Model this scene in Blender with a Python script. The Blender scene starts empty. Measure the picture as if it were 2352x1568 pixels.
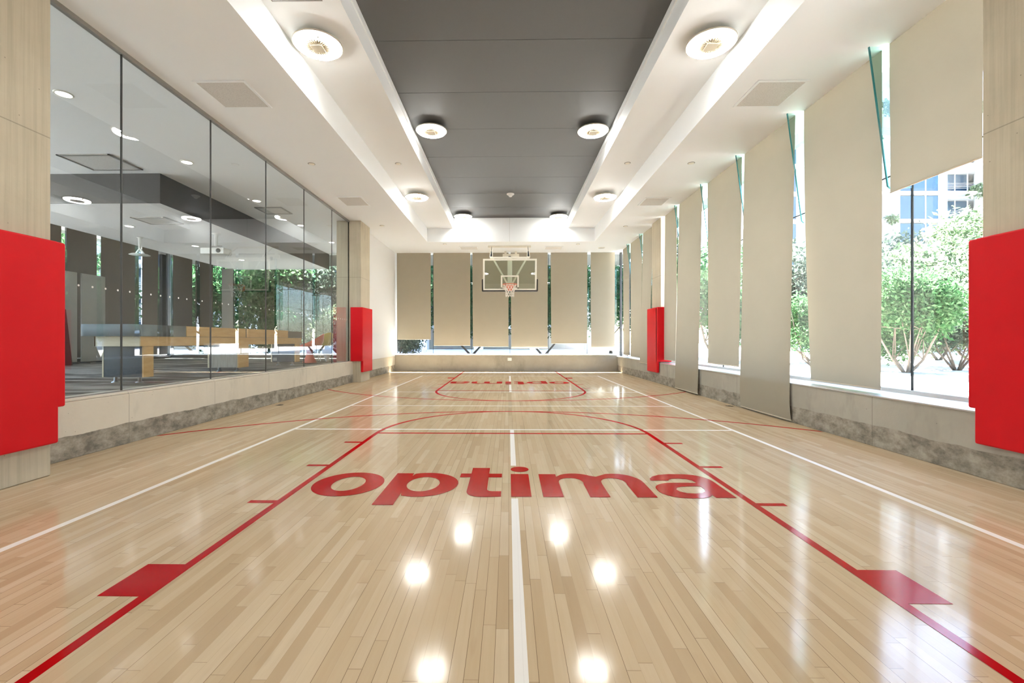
import bpy, bmesh, math, random
import numpy as np
from mathutils import Vector, Matrix
random.seed(7)
SC = bpy.context.scene
COL = SC.collection
PI = math.pi

# ------------------------------------------------------------------ tagging
def tag(o, label=None, cat=None, group=None, kind=None):
    if label: o['label'] = label
    if cat: o['category'] = cat
    if group: o['group'] = group
    if kind: o['kind'] = kind
    return o

def empty(name, loc=(0, 0, 0), rz=0, **k):
    o = bpy.data.objects.new(name, None)
    COL.objects.link(o)
    o.location = loc
    o.rotation_euler = (0, 0, rz)
    o.empty_display_size = 0.1
    return tag(o, **k)

# ------------------------------------------------------------------ mesh builder
class MB:
    def __init__(s):
        s.v = []; s.f = []
    def add(s, vs, fs):
        n = len(s.v)
        s.v += [tuple(p) for p in vs]
        s.f += [tuple(i + n for i in f) for f in fs]
        return s
    def box(s, x0, x1, y0, y1, z0, z1):
        vs = [(x0, y0, z0), (x1, y0, z0), (x1, y1, z0), (x0, y1, z0),
              (x0, y0, z1), (x1, y0, z1), (x1, y1, z1), (x0, y1, z1)]
        return s.add(vs, [(0, 3, 2, 1), (4, 5, 6, 7), (0, 1, 5, 4), (1, 2, 6, 5), (2, 3, 7, 6), (3, 0, 4, 7)])
    def prism(s, poly, z0, z1):
        n = len(poly)
        vs = [(x, y, z0) for x, y in poly] + [(x, y, z1) for x, y in poly]
        fs = [tuple(range(n))[::-1], tuple(range(n, 2 * n))]
        fs += [(i, (i + 1) % n, (i + 1) % n + n, i + n) for i in range(n)]
        return s.add(vs, fs)
    def prism_axis(s, poly, a0, a1, axis):
        n = len(poly)
        def P(p, q, a):
            return (a, p, q) if axis == 'x' else (p, a, q)
        vs = [P(p, q, a0) for p, q in poly] + [P(p, q, a1) for p, q in poly]
        fs = [tuple(range(n))[::-1], tuple(range(n, 2 * n))]
        fs += [(i, (i + 1) % n, (i + 1) % n + n, i + n) for i in range(n)]
        return s.add(vs, fs)
    def lathe(s, prof, n=32, c=(0, 0, 0)):
        k = len(prof); vs = []; fs = []
        for i in range(n):
            a = 2 * PI * i / n
            for r, z in prof:
                vs.append((c[0] + r * math.cos(a), c[1] + r * math.sin(a), c[2] + z))
        for i in range(n):
            j = (i + 1) % n
            for q in range(k - 1):
                fs.append((i * k + q, j * k + q, j * k + q + 1, i * k + q + 1))
        return s.add(vs, fs)
    def tube(s, pts, r, n=8, closed=False):
        pts = [Vector(p) for p in pts]; m = len(pts); rings = []
        for i, p in enumerate(pts):
            if closed: d = pts[(i + 1) % m] - pts[i - 1]
            else: d = pts[min(i + 1, m - 1)] - pts[max(i - 1, 0)]
            d.normalize()
            u = d.cross(Vector((0, 0, 1)))
            if u.length < 1e-3: u = d.cross(Vector((0, 1, 0)))
            u.normalize(); w = d.cross(u)
            rr = r[i] if isinstance(r, (list, tuple)) else r
            rings.append([p + rr * (math.cos(2 * PI * k / n) * u + math.sin(2 * PI * k / n) * w) for k in range(n)])
        vs = [q for R in rings for q in R]; fs = []
        for i in range(m if closed else m - 1):
            j = (i + 1) % m
            for k in range(n):
                l = (k + 1) % n
                fs.append((i * n + k, i * n + l, j * n + l, j * n + k))
        if not closed:
            fs += [tuple(range(n))[::-1], tuple((m - 1) * n + k for k in range(n))]
        return s.add(vs, fs)
    def bar(s, a, b, w, h):
        a = Vector(a); b = Vector(b); d = (b - a).normalized()
        u = d.cross(Vector((0, 0, 1)))
        if u.length < 1e-3: u = Vector((1, 0, 0))
        u.normalize(); t = u.cross(d)
        vs = [p + i * u * w / 2 + j * t * h / 2 for p in (a, b) for i, j in ((-1, -1), (1, -1), (1, 1), (-1, 1))]
        return s.add(vs, [(0, 1, 2, 3), (4, 7, 6, 5), (0, 4, 5, 1), (1, 5, 6, 2), (2, 6, 7, 3), (3, 7, 4, 0)])
    def build(s, name, mat, parent=None, smooth=False, bevel=0, seg=2, **k):
        me = bpy.data.meshes.new(name)
        me.from_pydata(s.v, [], s.f)
        bm = bmesh.new(); bm.from_mesh(me)
        bmesh.ops.recalc_face_normals(bm, faces=bm.faces)
        bm.to_mesh(me); bm.free()
        o = bpy.data.objects.new(name, me)
        COL.objects.link(o)
        if mat: me.materials.append(mat)
        if smooth:
            for p in me.polygons: p.use_smooth = True
        if bevel:
            b = o.modifiers.new('bevel', 'BEVEL'); b.width = bevel; b.segments = seg
            b.limit_method = 'ANGLE'; b.angle_limit = 0.6
            for p in me.polygons: p.use_smooth = True
            w = o.modifiers.new('wn', 'WEIGHTED_NORMAL'); w.keep_sharp = True
        if parent: o.parent = parent
        return tag(o, **k)

def dup(root, loc=None, rz=None, **k):
    r = root.copy(); COL.objects.link(r)
    if loc is not None: r.location = loc
    if rz is not None: r.rotation_euler = (0, 0, rz)
    for ch in list(root.children):
        c = ch.copy(); COL.objects.link(c); c.parent = r
        for g in list(ch.children):
            d = g.copy(); COL.objects.link(d); d.parent = c
    return tag(r, **k)

# ------------------------------------------------------------------ materials
class NT:
    def __init__(s, name):
        s.m = bpy.data.materials.new(name); s.m.use_nodes = True
        s.t = s.m.node_tree; s.t.nodes.clear()
        s.out = s.n('ShaderNodeOutputMaterial')
    def n(s, typ, **k):
        nd = s.t.nodes.new(typ)
        for a, b in k.items(): setattr(nd, a, b)
        return nd
    def l(s, a, b): s.t.links.new(a, b)
    def setin(s, nd, **k):
        for a, b in k.items():
            sock = nd.inputs[a.replace('_', ' ')]
            if hasattr(b, 'is_linked'): s.l(b, sock)
            else: sock.default_value = b
    def math(s, op, a, b=None, c=None):
        nd = s.n('ShaderNodeMath', operation=op)
        for i, x in enumerate((a, b, c)):
            if x is None: continue
            if hasattr(x, 'is_linked'): s.l(x, nd.inputs[i])
            else: nd.inputs[i].default_value = x
        return nd.outputs[0]
    def mix(s, f, a, b, blend='MIX'):
        nd = s.n('ShaderNodeMix', data_type='RGBA', blend_type=blend)
        for i, x in ((0, f), (6, a), (7, b)):
            if hasattr(x, 'is_linked'): s.l(x, nd.inputs[i])
            elif i == 0: nd.inputs[0].default_value = x
            else: nd.inputs[i].default_value = (x[0], x[1], x[2], 1)
        return nd.outputs[2]
    def ramp(s, f, stops):
        nd = s.n('ShaderNodeValToRGB')
        e = nd.color_ramp.elements
        while len(e) < len(stops): e.new(0.5)
        for q, (p, c) in zip(e, stops):
            q.position = p; q.color = (c[0], c[1], c[2], 1)
        s.l(f, nd.inputs[0])
        return nd.outputs[0]
    def noise(s, vec, scale, detail=3, rough=0.5):
        nd = s.n('ShaderNodeTexNoise')
        s.l(vec, nd.inputs['Vector'])
        nd.inputs['Scale'].default_value = scale
        nd.inputs['Detail'].default_value = detail
        nd.inputs['Roughness'].default_value = rough
        return nd.outputs[0]
    def pos(s, scale=(1, 1, 1)):
        g = s.n('ShaderNodeNewGeometry')
        mp = s.n('ShaderNodeMapping'); mp.inputs['Scale'].default_value = scale
        s.l(g.outputs['Position'], mp.inputs[0])
        return mp.outputs[0]
    def bump(s, h, strength=0.2, dist=0.01):
        b = s.n('ShaderNodeBump'); b.inputs['Strength'].default_value = strength
        b.inputs['Distance'].default_value = dist
        s.l(h, b.inputs['Height'])
        return b.outputs[0]
    def principled(s, color, rough=0.5, metal=0, normal=None, spec=None, coat=None):
        p = s.n('ShaderNodeBsdfPrincipled')
        for nm, x in (('Base Color', color), ('Roughness', rough), ('Metallic', metal)):
            if hasattr(x, 'is_linked'): s.l(x, p.inputs[nm])
            elif nm == 'Base Color': p.inputs[nm].default_value = (x[0], x[1], x[2], 1)
            else: p.inputs[nm].default_value = x
        if spec is not None: p.inputs['Specular IOR Level'].default_value = spec
        if normal: s.l(normal, p.inputs['Normal'])
        return p
    def varnish(s, color, rough, normal, cap, ior=1.45):
        d = s.n('ShaderNodeBsdfDiffuse'); g = s.n('ShaderNodeBsdfGlossy'); f = s.n('ShaderNodeFresnel')
        f.inputs[0].default_value = ior
        if hasattr(color, 'is_linked'): s.l(color, d.inputs[0])
        else: d.inputs[0].default_value = (*color, 1)
        s.l(rough, g.inputs['Roughness'])
        for q in (d, g): s.l(normal, q.inputs['Normal'])
        m = s.n('ShaderNodeMixShader')
        s.l(s.math('MINIMUM', f.outputs[0], cap), m.inputs[0])
        s.l(d.outputs[0], m.inputs[1]); s.l(g.outputs[0], m.inputs[2])
        return m
    def fin(s, sh):
        s.l(sh if hasattr(sh, 'is_linked') else sh.outputs[0], s.out.inputs[0])
        return s.m

def plain(name, c, rough=0.5, metal=0, var=0.04, scale=8, spec=None, bump=0):
    t = NT(name); p = t.pos()
    nz = t.noise(p, scale, 3)
    col = t.mix(nz, [x * (1 - var) for x in c], [min(1, x * (1 + var)) for x in c])
    nm = t.bump(t.noise(p, scale * 12, 2), bump, 0.004) if bump else None
    return t.fin(t.principled(col, rough, metal, nm, spec))

def emit(name, c, s):
    t = NT(name); e = t.n('ShaderNodeEmission')
    e.inputs[0].default_value = (c[0], c[1], c[2], 1); e.inputs[1].default_value = s
    return t.fin(e)

def m_wood_floor():
    t = NT('maple_strip_floor')
    g = t.n('ShaderNodeNewGeometry')
    sp = t.n('ShaderNodeSeparateXYZ'); t.l(g.outputs['Position'], sp.inputs[0])
    X, Y = sp.outputs[0], sp.outputs[1]
    rx = t.math('DIVIDE', X, 0.0535)
    row = t.math('FLOOR', rx); fx = t.math('FRACT', rx)
    w1 = t.n('ShaderNodeTexWhiteNoise', noise_dimensions='1D'); t.l(row, w1.inputs['W'])
    ln = t.math('MULTIPLY_ADD', w1.outputs[0], 0.5, 0.55)
    ry = t.math('ADD', t.math('DIVIDE', Y, ln), t.math('MULTIPLY', w1.outputs[0], 37.0))
    brd = t.math('FLOOR', ry); fy = t.math('FRACT', ry)
    cb = t.n('ShaderNodeCombineXYZ'); t.l(row, cb.inputs[0]); t.l(brd, cb.inputs[1])
    w2 = t.n('ShaderNodeTexWhiteNoise', noise_dimensions='2D'); t.l(cb.outputs[0], w2.inputs['Vector'])
    base = t.ramp(w2.outputs[0], [(0.0, (.485, .36, .222)), (0.12, (.525, .40, .252)), (0.5, (.567, .44, .285)),
                                  (0.85, (.595, .47, .313)), (1.0, (.632, .512, .356))])
    # grain: long streaks per board
    mp = t.n('ShaderNodeMapping'); mp.inputs['Scale'].default_value = (55, 3.0, 1)
    t.l(g.outputs['Position'], mp.inputs[0])
    ofs = t.n('ShaderNodeVectorMath', operation='ADD'); t.l(mp.outputs[0], ofs.inputs[0])
    sc = t.n('ShaderNodeVectorMath', operation='SCALE'); t.l(w2.outputs[1], sc.inputs[0]); sc.inputs['Scale'].default_value = 40
    t.l(sc.outputs[0], ofs.inputs[1])
    gr = t.noise(ofs.outputs[0], 1.0, 4, 0.6)
    col = t.mix(t.math('MULTIPLY', t.ramp(gr, [(.35, (0, 0, 0)), (.7, (1, 1, 1))]), 0.22), base, (.46, .32, .19))
    # darker mineral flecks
    fl = t.ramp(t.noise(t.pos((9, 1.6, 1)), 1.3, 3, .55), [(.62, (0, 0, 0)), (.74, (1, 1, 1))])
    col = t.mix(t.math('MULTIPLY', fl, 0.25), col, (.38, .26, .15))
    def edge(f, w):
        a = t.math('LESS_THAN', f, w); b = t.math('GREATER_THAN', f, 1 - w)
        return t.math('MAXIMUM', a, b)
    # a gap shows between some strips only, as in worn maple
    w3 = t.n('ShaderNodeTexWhiteNoise', noise_dimensions='1D'); t.l(t.math('ADD', row, 0.37), w3.inputs['W'])
    gapx = t.math('MULTIPLY', t.math('LESS_THAN', fx, 0.035), t.math('MULTIPLY_ADD', t.math('GREATER_THAN', w3.outputs[0], .62), .75, .18))
    gapy = t.math('MULTIPLY', t.math('LESS_THAN', fy, 0.0035), 0.55)
    gap = t.math('MAXIMUM', gapx, gapy)
    col = t.mix(gap, col, (.16, .10, .055))
    hb = t.noise(t.pos((18, 2.2, 1)), 1.0, 3, .5)
    h2 = t.math('MULTIPLY_ADD', gap, -0.5, t.math('MULTIPLY', w2.outputs[0], 0.12))
    h = t.math('ADD', t.math('MULTIPLY', hb, 0.5), h2)
    nm = t.bump(h, 0.10, 0.004)
    ro = t.math('MULTIPLY_ADD', t.noise(t.pos((3, 1, 1)), 2.0, 3), 0.07, 0.07)
    return t.fin(t.varnish(col, ro, nm, .32))

def m_paint(name, c):
    t = NT(name)
    p = t.pos((18, 2.2, 1))
    sx = t.n('ShaderNodeSeparateXYZ'); g = t.n('ShaderNodeNewGeometry'); t.l(g.outputs['Position'], sx.inputs[0])
    fx = t.math('FRACT', t.math('DIVIDE', sx.outputs[0], 0.0535))
    gap = t.math('LESS_THAN', fx, 0.03)
    col = t.mix(t.math('MULTIPLY', gap, .12), c, (.1, .03, .03))
    nm = t.bump(t.math('MULTIPLY_ADD', gap, -.4, t.math('MULTIPLY', t.noise(p, 1.0, 3), .5)), 0.10, 0.004)
    ro = t.math('MULTIPLY_ADD', t.noise(t.pos((3, 1, 1)), 2.0, 3), 0.07, 0.07)
    return t.fin(t.varnish(col, ro, nm, .14, 1.32))

def m_concrete(name, a, b, dark, streak=False, band=None):
    t = NT(name)
    p = t.pos()
    n1 = t.noise(p, 1.3, 6, .62)
    col = t.mix(t.ramp(n1, [(.3, (0, 0, 0)), (.7, (1, 1, 1))]), a, b)
    if streak:
        n3 = t.noise(t.pos((26, 26, .55)), 1.0, 4, .65)
        col = t.mix(t.math('MULTIPLY', t.ramp(n3, [(.42, (0, 0, 0)), (.66, (1, 1, 1))]), .33), col, dark)
    n2 = t.noise(t.pos((1, 1, .45)), .9, 5, .7)
    col = t.mix(t.math('MULTIPLY', t.ramp(n2, [(.56, (0, 0, 0)), (.72, (1, 1, 1))]), .55), col, dark)
    if streak:
        g0 = t.n('ShaderNodeNewGeometry'); s0 = t.n('ShaderNodeSeparateXYZ'); t.l(g0.outputs['Position'], s0.inputs[0])
        jz = t.math('LESS_THAN', t.math('ABSOLUTE', t.math('SUBTRACT', s0.outputs[2], 2.99)), .005)
        col = t.mix(t.math('MULTIPLY', jz, .5), col, [x * .6 for x in dark])
    # pin holes
    v = t.n('ShaderNodeTexVoronoi'); t.l(p, v.inputs['Vector']); v.inputs['Scale'].default_value = 9
    ph = t.math('LESS_THAN', v.outputs['Distance'], 0.045)
    col = t.mix(t.math('MULTIPLY', ph, .55), col, [x * .35 for x in dark])
    h = t.noise(p, 30, 4, .6)
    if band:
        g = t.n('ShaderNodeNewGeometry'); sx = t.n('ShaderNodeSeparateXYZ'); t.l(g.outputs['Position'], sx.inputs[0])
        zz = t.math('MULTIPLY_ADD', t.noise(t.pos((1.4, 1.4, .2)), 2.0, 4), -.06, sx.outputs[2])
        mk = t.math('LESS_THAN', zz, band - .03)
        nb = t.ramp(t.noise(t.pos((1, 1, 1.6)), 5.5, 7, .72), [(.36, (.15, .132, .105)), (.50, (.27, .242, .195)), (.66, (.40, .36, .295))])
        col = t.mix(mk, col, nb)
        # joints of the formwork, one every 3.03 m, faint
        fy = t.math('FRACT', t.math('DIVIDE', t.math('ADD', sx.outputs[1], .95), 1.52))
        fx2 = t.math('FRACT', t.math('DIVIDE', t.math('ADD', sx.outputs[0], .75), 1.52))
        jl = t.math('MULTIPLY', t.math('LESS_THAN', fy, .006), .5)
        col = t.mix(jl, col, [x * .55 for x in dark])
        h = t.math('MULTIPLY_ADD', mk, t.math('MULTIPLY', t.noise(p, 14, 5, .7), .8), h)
    nm = t.bump(h, .25, .006)
    return t.fin(t.principled(col, .72, 0, nm, .3))

def m_fabric(name, c, trans=.35, see=0.0):
    t = NT(name); p = t.pos()
    nz = t.noise(p, 3.0, 4)
    fine = t.noise(t.pos((1, 1, .15)), 160, 2)
    col = t.mix(nz, [x * .97 for x in c], [x * 1.03 for x in c])
    col = t.mix(t.math('MULTIPLY', fine, .10), col, [x * .8 for x in c])
    d = t.n('ShaderNodeBsdfDiffuse'); t.l(col, d.inputs[0])
    r = t.n('ShaderNodeBsdfTranslucent'); t.l(col, r.inputs[0])
    mx = t.n('ShaderNodeMixShader'); mx.inputs[0].default_value = trans
    t.l(d.outputs[0], mx.inputs[1]); t.l(r.outputs[0], mx.inputs[2])
    return t.fin(mx.outputs[0])

def m_glass(name, tint, refl=1.0, ior=1.5):
    t = NT(name)
    f = t.n('ShaderNodeFresnel'); f.inputs[0].default_value = ior
    tr = t.n('ShaderNodeBsdfTransparent'); tr.inputs[0].default_value = (*tint, 1)
    gl = t.n('ShaderNodeBsdfGlossy'); gl.inputs['Roughness'].default_value = 0.0
    gl.inputs[0].default_value = (.95, .97, 1, 1)
    mx = t.n('ShaderNodeMixShader')
    g = t.n('ShaderNodeNewGeometry')            # both faces of the pane reflect; counted once, on the face met first
    fr = t.math('MINIMUM', t.math('MULTIPLY', f.outputs[0], 1.7 * refl), .92)
    t.l(t.math('MULTIPLY', fr, t.math('SUBTRACT', 1.0, g.outputs['Backfacing'])), mx.inputs[0])
    t.l(tr.outputs[0], mx.inputs[1]); t.l(gl.outputs[0], mx.inputs[2])
    return t.fin(mx.outputs[0])

def m_leaf(name, c1, c2, c3):
    t = NT(name)
    g = t.n('ShaderNodeNewGeometry')
    col = t.ramp(g.outputs['Random Per Island'], [(0, c1), (.5, c2), (1, c3)])
    d = t.n('ShaderNodeBsdfDiffuse'); t.l(col, d.inputs[0])
    r = t.n('ShaderNodeBsdfTranslucent'); t.l(col, r.inputs[0])
    mx = t.n('ShaderNodeMixShader'); mx.inputs[0].default_value = .45
    t.l(d.outputs[0], mx.inputs[1]); t.l(r.outputs[0], mx.inputs[2])
    return t.fin(mx.outputs[0])

def m_wood(name, a, b, axis=(1, 12, 12), rough=.4):
    t = NT(name)
    n = t.noise(t.pos(axis), 3.0, 4, .6)
    return t.fin(t.principled(t.mix(t.ramp(n, [(.35, (0, 0, 0)), (.65, (1, 1, 1))]), a, b), rough))

def m_carpet():
    t = NT('patterned_carpet')
    n = t.noise(t.pos((.55, 2.6, 1)), 1.3, 3, .5)
    c = t.ramp(n, [(.36, (.075, .072, .066)), (.47, (.16, .153, .14)), (.56, (.34, .33, .31)), (.7, (.22, .21, .195))])
    h = t.noise(t.pos(), 220, 2)
    return t.fin(t.principled(c, .95, 0, t.bump(h, .4, .005), .05))

def m_gravel():
    t = NT('pale_gravel')
    v = t.n('ShaderNodeTexVoronoi'); t.l(t.pos(), v.inputs['Vector']); v.inputs['Scale'].default_value = 14
    n = t.noise(t.pos(), 1.2, 5, .7)
    c = t.mix(v.outputs['Color'], (.48, .435, .385), (.68, .63, .57))
    c = t.mix(t.math('MULTIPLY', t.ramp(n, [(.5, (0, 0, 0)), (.7, (1, 1, 1))]), .5), c, (.30, .265, .23))
    return t.fin(t.principled(c, .9, 0, t.bump(v.outputs['Distance'], .6, .03), .1))

WHITE = plain('white_painted_plaster', (.875, .90, .915), .6, 0, .01, 3)
WALLW = plain('white_painted_wall', (.78, .78, .775), .55, 0, .01, 3)
DARK = plain('charcoal_ceiling_board', (.066, .065, .063), .55, 0, .05, 60)
SOFFIT = plain('lounge_white_ceiling', (.89, .89, .89), .6, 0, .01, 3)
LDARK = plain('black_painted_fascia', (.016, .0155, .015), .6, 0, .04, 20)
FLOOR = m_wood_floor()
RED = m_paint('red_court_paint', (.36, .0015, .003))
WPAINT = m_paint('white_court_paint', (.86, .835, .79))
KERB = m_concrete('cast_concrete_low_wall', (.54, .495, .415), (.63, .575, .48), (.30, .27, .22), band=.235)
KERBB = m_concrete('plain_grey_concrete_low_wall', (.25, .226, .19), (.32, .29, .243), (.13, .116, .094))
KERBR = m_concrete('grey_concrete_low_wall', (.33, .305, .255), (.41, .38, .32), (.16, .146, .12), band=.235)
COLM = m_concrete('board_marked_concrete', (.47, .415, .315), (.56, .50, .385), (.28, .245, .185), streak=True)
PAD = plain('red_vinyl_padding', (.52, .003, .008), .5, 0, .04, 5, spec=.16, bump=.12)
BLIND = m_fabric('beige_screen_fabric', (.35, .312, .245), .08)
BLINDD = m_fabric('dark_brown_screen_fabric', (.075, .067, .058), .12)
HEM = plain('beige_hem_bar', (.50, .43, .33), .5)
ALU = plain('brushed_aluminium', (.62, .63, .64), .32, .85, .03, 40)
TRACK = plain('grey_metal_track', (.30, .29, .27), .45, .5)
BLACK = plain('black_metal', (.012, .012, .014), .4)
JOINT = plain('dark_silicone_joint', (.008, .011, .012), .7, spec=.1)
GLASSI = m_glass('clear_partition_glass', (.90, .92, .915), 1.0, 1.52)
GLASSO = m_glass('tinted_window_glass', (.88, .905, .915), .8)
FIN = m_glass('teal_glass_fin', (.72, .86, .83), .8)
FINE = plain('teal_glass_edge', (.02, .16, .17), .15)
BGLASS = m_glass('backboard_glass', (.86, .90, .86), 1.0)
DOTM = plain('white_frosted_dot', (.9, .9, .88), .5)
LAMPM = emit('lamp_lens', (1.0, .985, .93), 50)
DOWNM = emit('downlight_lens', (1.0, .97, .93), 10)
LAMPB = plain('lamp_cream_metal', (.62, .55, .42), .4, .1)
LAMPR = plain('lamp_clear_rim', (.55, .50, .42), .25)
WMETAL = plain('white_enamel_metal', (.82, .78, .68), .35)
VENT = None
BPAD = plain('dark_board_padding', (.035, .028, .022), .6)
ORANGE = plain('orange_rim_enamel', (.62, .10, .035), .4)
NETM = plain('white_net_cord', (.78, .74, .68), .8)
CARPET = m_carpet()
GRAVEL = m_gravel()
MAPLE = m_wood('warm_maple_board', (.62, .36, .13), (.70, .43, .18), (6, 1, 6))
PALEW = m_wood('pale_ash_board', (.66, .56, .38), (.74, .65, .47), (1, 6, 8))
GREYW = m_wood('grey_wood_veneer', (.34, .30, .245), (.43, .385, .32), (14, 14, 1.2))
BLUEBK = plain('dark_slate_panel', (.030, .045, .062), .35)
FELT = plain('blue_grey_bumper', (.20, .245, .28), .8)
CHAIRR = plain('coral_red_shell', (.62, .09, .06), .4)
CHAIRY = plain('mustard_yellow_shell', (.62, .47, .10), .4)
PANELG = plain('pale_grey_matte', (.36, .35, .325), .6)  # flat grey of the added reflection panels and one narrow blind
PLASTIC = plain('white_plastic', (.82, .82, .80), .4)
BARK = plain('grey_brown_bark', (.11, .085, .065), .9, 0, .3, 10)
LEAF1 = m_leaf('fresh_green_leaves', (.022, .065, .024), (.05, .115, .045), (.10, .165, .08))
LEAF2 = m_leaf('grey_green_leaves', (.04, .062, .045), (.065, .092, .068), (.11, .138, .105))
LEAF3 = m_leaf('pale_green_leaves', (.07, .11, .055), (.12, .165, .09), (.18, .22, .145))
LEAF4 = m_leaf('deep_green_leaves', (.012, .045, .018), (.025, .075, .03), (.05, .12, .045))
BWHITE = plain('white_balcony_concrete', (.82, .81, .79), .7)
BGREY = plain('grey_rear_wall', (.55, .56, .56), .7)  # even grey, used on the rear walls of the buildings
ROOFM = plain('grey_roof_concrete', (.075, .085, .085), .8)
BGLZ = plain('blue_facade_glass', (.014, .036, .065), .08, 0, .3, .4)

def m_vent():
    t = NT('perforated_vent_face')
    v = t.n('ShaderNodeTexVoronoi'); t.l(t.pos(), v.inputs['Vector']); v.inputs['Scale'].default_value = 70
    m = t.math('LESS_THAN', v.outputs['Distance'], .35)
    n = t.noise(t.pos((2, 2, 2)), 1.5, 4)
    c = t.mix(t.math('MULTIPLY', m, .5), (.66, .645, .62), (.42, .405, .385))
    c = t.mix(t.math('MULTIPLY', n, .25), c, (.48, .46, .43))
    return t.fin(t.principled(c, .6))
VENT = m_vent()

# ------------------------------------------------------------------ room constants (metres; viewpoint at the origin, room runs along +Y)
CX = 0.045                      # centre line of the court
ZC = 4.60                       # ceiling
YB = 17.30                      # back low wall, inner face
YF = -3.0                       # front of the room, behind the viewpoint
XL = -4.425                     # left low wall, inner face
def XR(y): return 4.12 + .0055 * (y - 3.6)

# floor -------------------------------------------------------------
fl = MB().prism([(-4.6, YF), (4.75, YF), (4.75, 17.7), (-4.6, 17.7)], -.12, 0).build('floor', FLOOR, kind='structure')

def curve_fill(name, polys, mat, z, parent, th=.0006, **k):
    """closed outlines (outer ones and holes) filled flat, lying on the floor"""
    cu = bpy.data.curves.new(name, 'CURVE'); cu.dimensions = '2D'; cu.fill_mode = 'BOTH'; cu.extrude = th
    for pl in polys:
        sp = cu.splines.new('POLY'); sp.points.add(len(pl) - 1)
        for q, (x, y) in zip(sp.points, pl): q.co = (x, y, 0, 1)
        sp.use_cyclic_u = True
    tmp = bpy.data.objects.new('tmp', cu); COL.objects.link(tmp)
    bpy.context.view_layer.update()
    dg = bpy.context.evaluated_depsgraph_get()
    me = bpy.data.meshes.new_from_object(tmp.evaluated_get(dg))
    bpy.data.objects.remove(tmp); bpy.data.curves.remove(cu)
    me.name = name; me.materials.clear(); me.materials.append(mat)
    me.transform(Matrix.Translation((0, 0, z)))
    o = bpy.data.objects.new(name, me); COL.objects.link(o); o.parent = parent
    return tag(o, **k)

def strip(name, x0, x1, y0, y1, mat, z=.0012, **k):
    return MB().box(x0, x1, y0, y1, 0.0001, z).build(name, mat, fl, **k)

def arc(cx, cy, r, a0, a1, n=64):
    return [(cx + r * math.cos(a0 + (a1 - a0) * i / n), cy + r * math.sin(a0 + (a1 - a0) * i / n)) for i in range(n + 1)]

# white lines
for x, s in ((CX - 2.945, 'left'), (CX + 2.945, 'right')):
    strip('side_line', x - .025, x + .025, -.6, 15.03, WPAINT, .0010, label='white %s boundary line' % s)
strip('kitchen_line', CX - 2.92, CX + 2.92, 5.965, 6.012, WPAINT, .0008, label='nearer white cross line')
strip('kitchen_line', CX - 2.92, CX + 2.92, 10.29, 10.335, WPAINT, .0008, label='farther white cross line')
strip('net_line', CX - 2.92, CX + 2.92, 8.125, 8.17, WPAINT, .0008, label='middle white cross line')
strip('base_line', CX - 2.92, CX + 2.92, 14.98, 15.03, WPAINT, .0008, label='white end line by back wall')
strip('centre_line', .021, .072, 4.27, 5.965, WPAINT, .0008, label='white centre line above lettering')
strip('centre_line', .021, .072, -.5, 3.385, WPAINT, .0008, label='white centre line nearest the viewer')
strip('centre_line', .018, .072, 10.335, 12.05, WPAINT, .0008, label='white centre line at far end')
strip('centre_line', .018, .072, 12.93, 14.98, WPAINT, .0008, label='white centre line by back wall')

def key(near):
    """red free-throw lane, circle and lane marks"""
    def m(x, y): return (x, y) if near else (2 * CX - x, 2 * 8.180 - y)
    W = 1.775; lw = .051; yft = 5.745
    yend = -.1 if near else -.75
    def add(name, x0, x1, y0, y1, label=None, z=.0016):
        a = m(x0, y0); b = m(x1, y1)
        MB().box(min(a[0], b[0]), max(a[0], b[0]), min(a[1], b[1]), max(a[1], b[1]), .0001, z).build(name, RED, fl, label=label)
    w = 'near' if near else 'far'
    for s in (-1, 1):
        x0, x1 = CX + s * W, CX + s * (W - lw)
        add('lane_line', x0, x1, yend, yft, 'red lane line of %s key' % w)
        add('lane_block', CX + s * (W + .2), CX + s * W, 2.062, 2.36, 'red block on %s lane' % w)
        for y in (3.288, 4.252, 5.222):
            add('lane_mark', CX + s * (W + .2), CX + s * W, y - .026, y + .026, 'short red mark on %s lane' % w)
    add('free_throw_line', CX - W + lw, CX + W - lw, yft - .026, yft + .026, 'red free throw line of %s key' % w, .0014)
    R = 1.80
    # half circle from the lane corners, easing into the lane lines
    o = [m(CX + (W) * math.cos(a), yft - .03 + (R + .03) * math.sin(a)) for a in [PI * i / 72 for i in range(73)]]
    i_ = [m(CX + (W - lw) * math.cos(a), yft - .03 + (R + .03 - lw) * math.sin(a)) for a in [PI * i / 72 for i in range(73)]]
    curve_fill('free_throw_arc', [o + i_[::-1]], RED, .0009, fl, label='red half circle of %s key' % w)
    # three-point arc cut off at the side walls
    R3 = 6.02; yc = 1.53
    xs = [XL + .02 + (XR(6) - XL - .04) * i / 90 for i in range(91)]
    o = [m(x, yc + math.sqrt(R3 ** 2 - (x - CX) ** 2)) for x in (xs if near else [2 * CX - x for x in xs])]
    i_ = [m(x, yc + math.sqrt((R3 - .05) ** 2 - (x - CX) ** 2)) for x in (xs if near else [2 * CX - x for x in xs])]
    curve_fill('three_point_arc', [o + i_[::-1]], RED, .0007, fl, label='red three point arc of %s basket' % w)
key(True); key(False)

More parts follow.
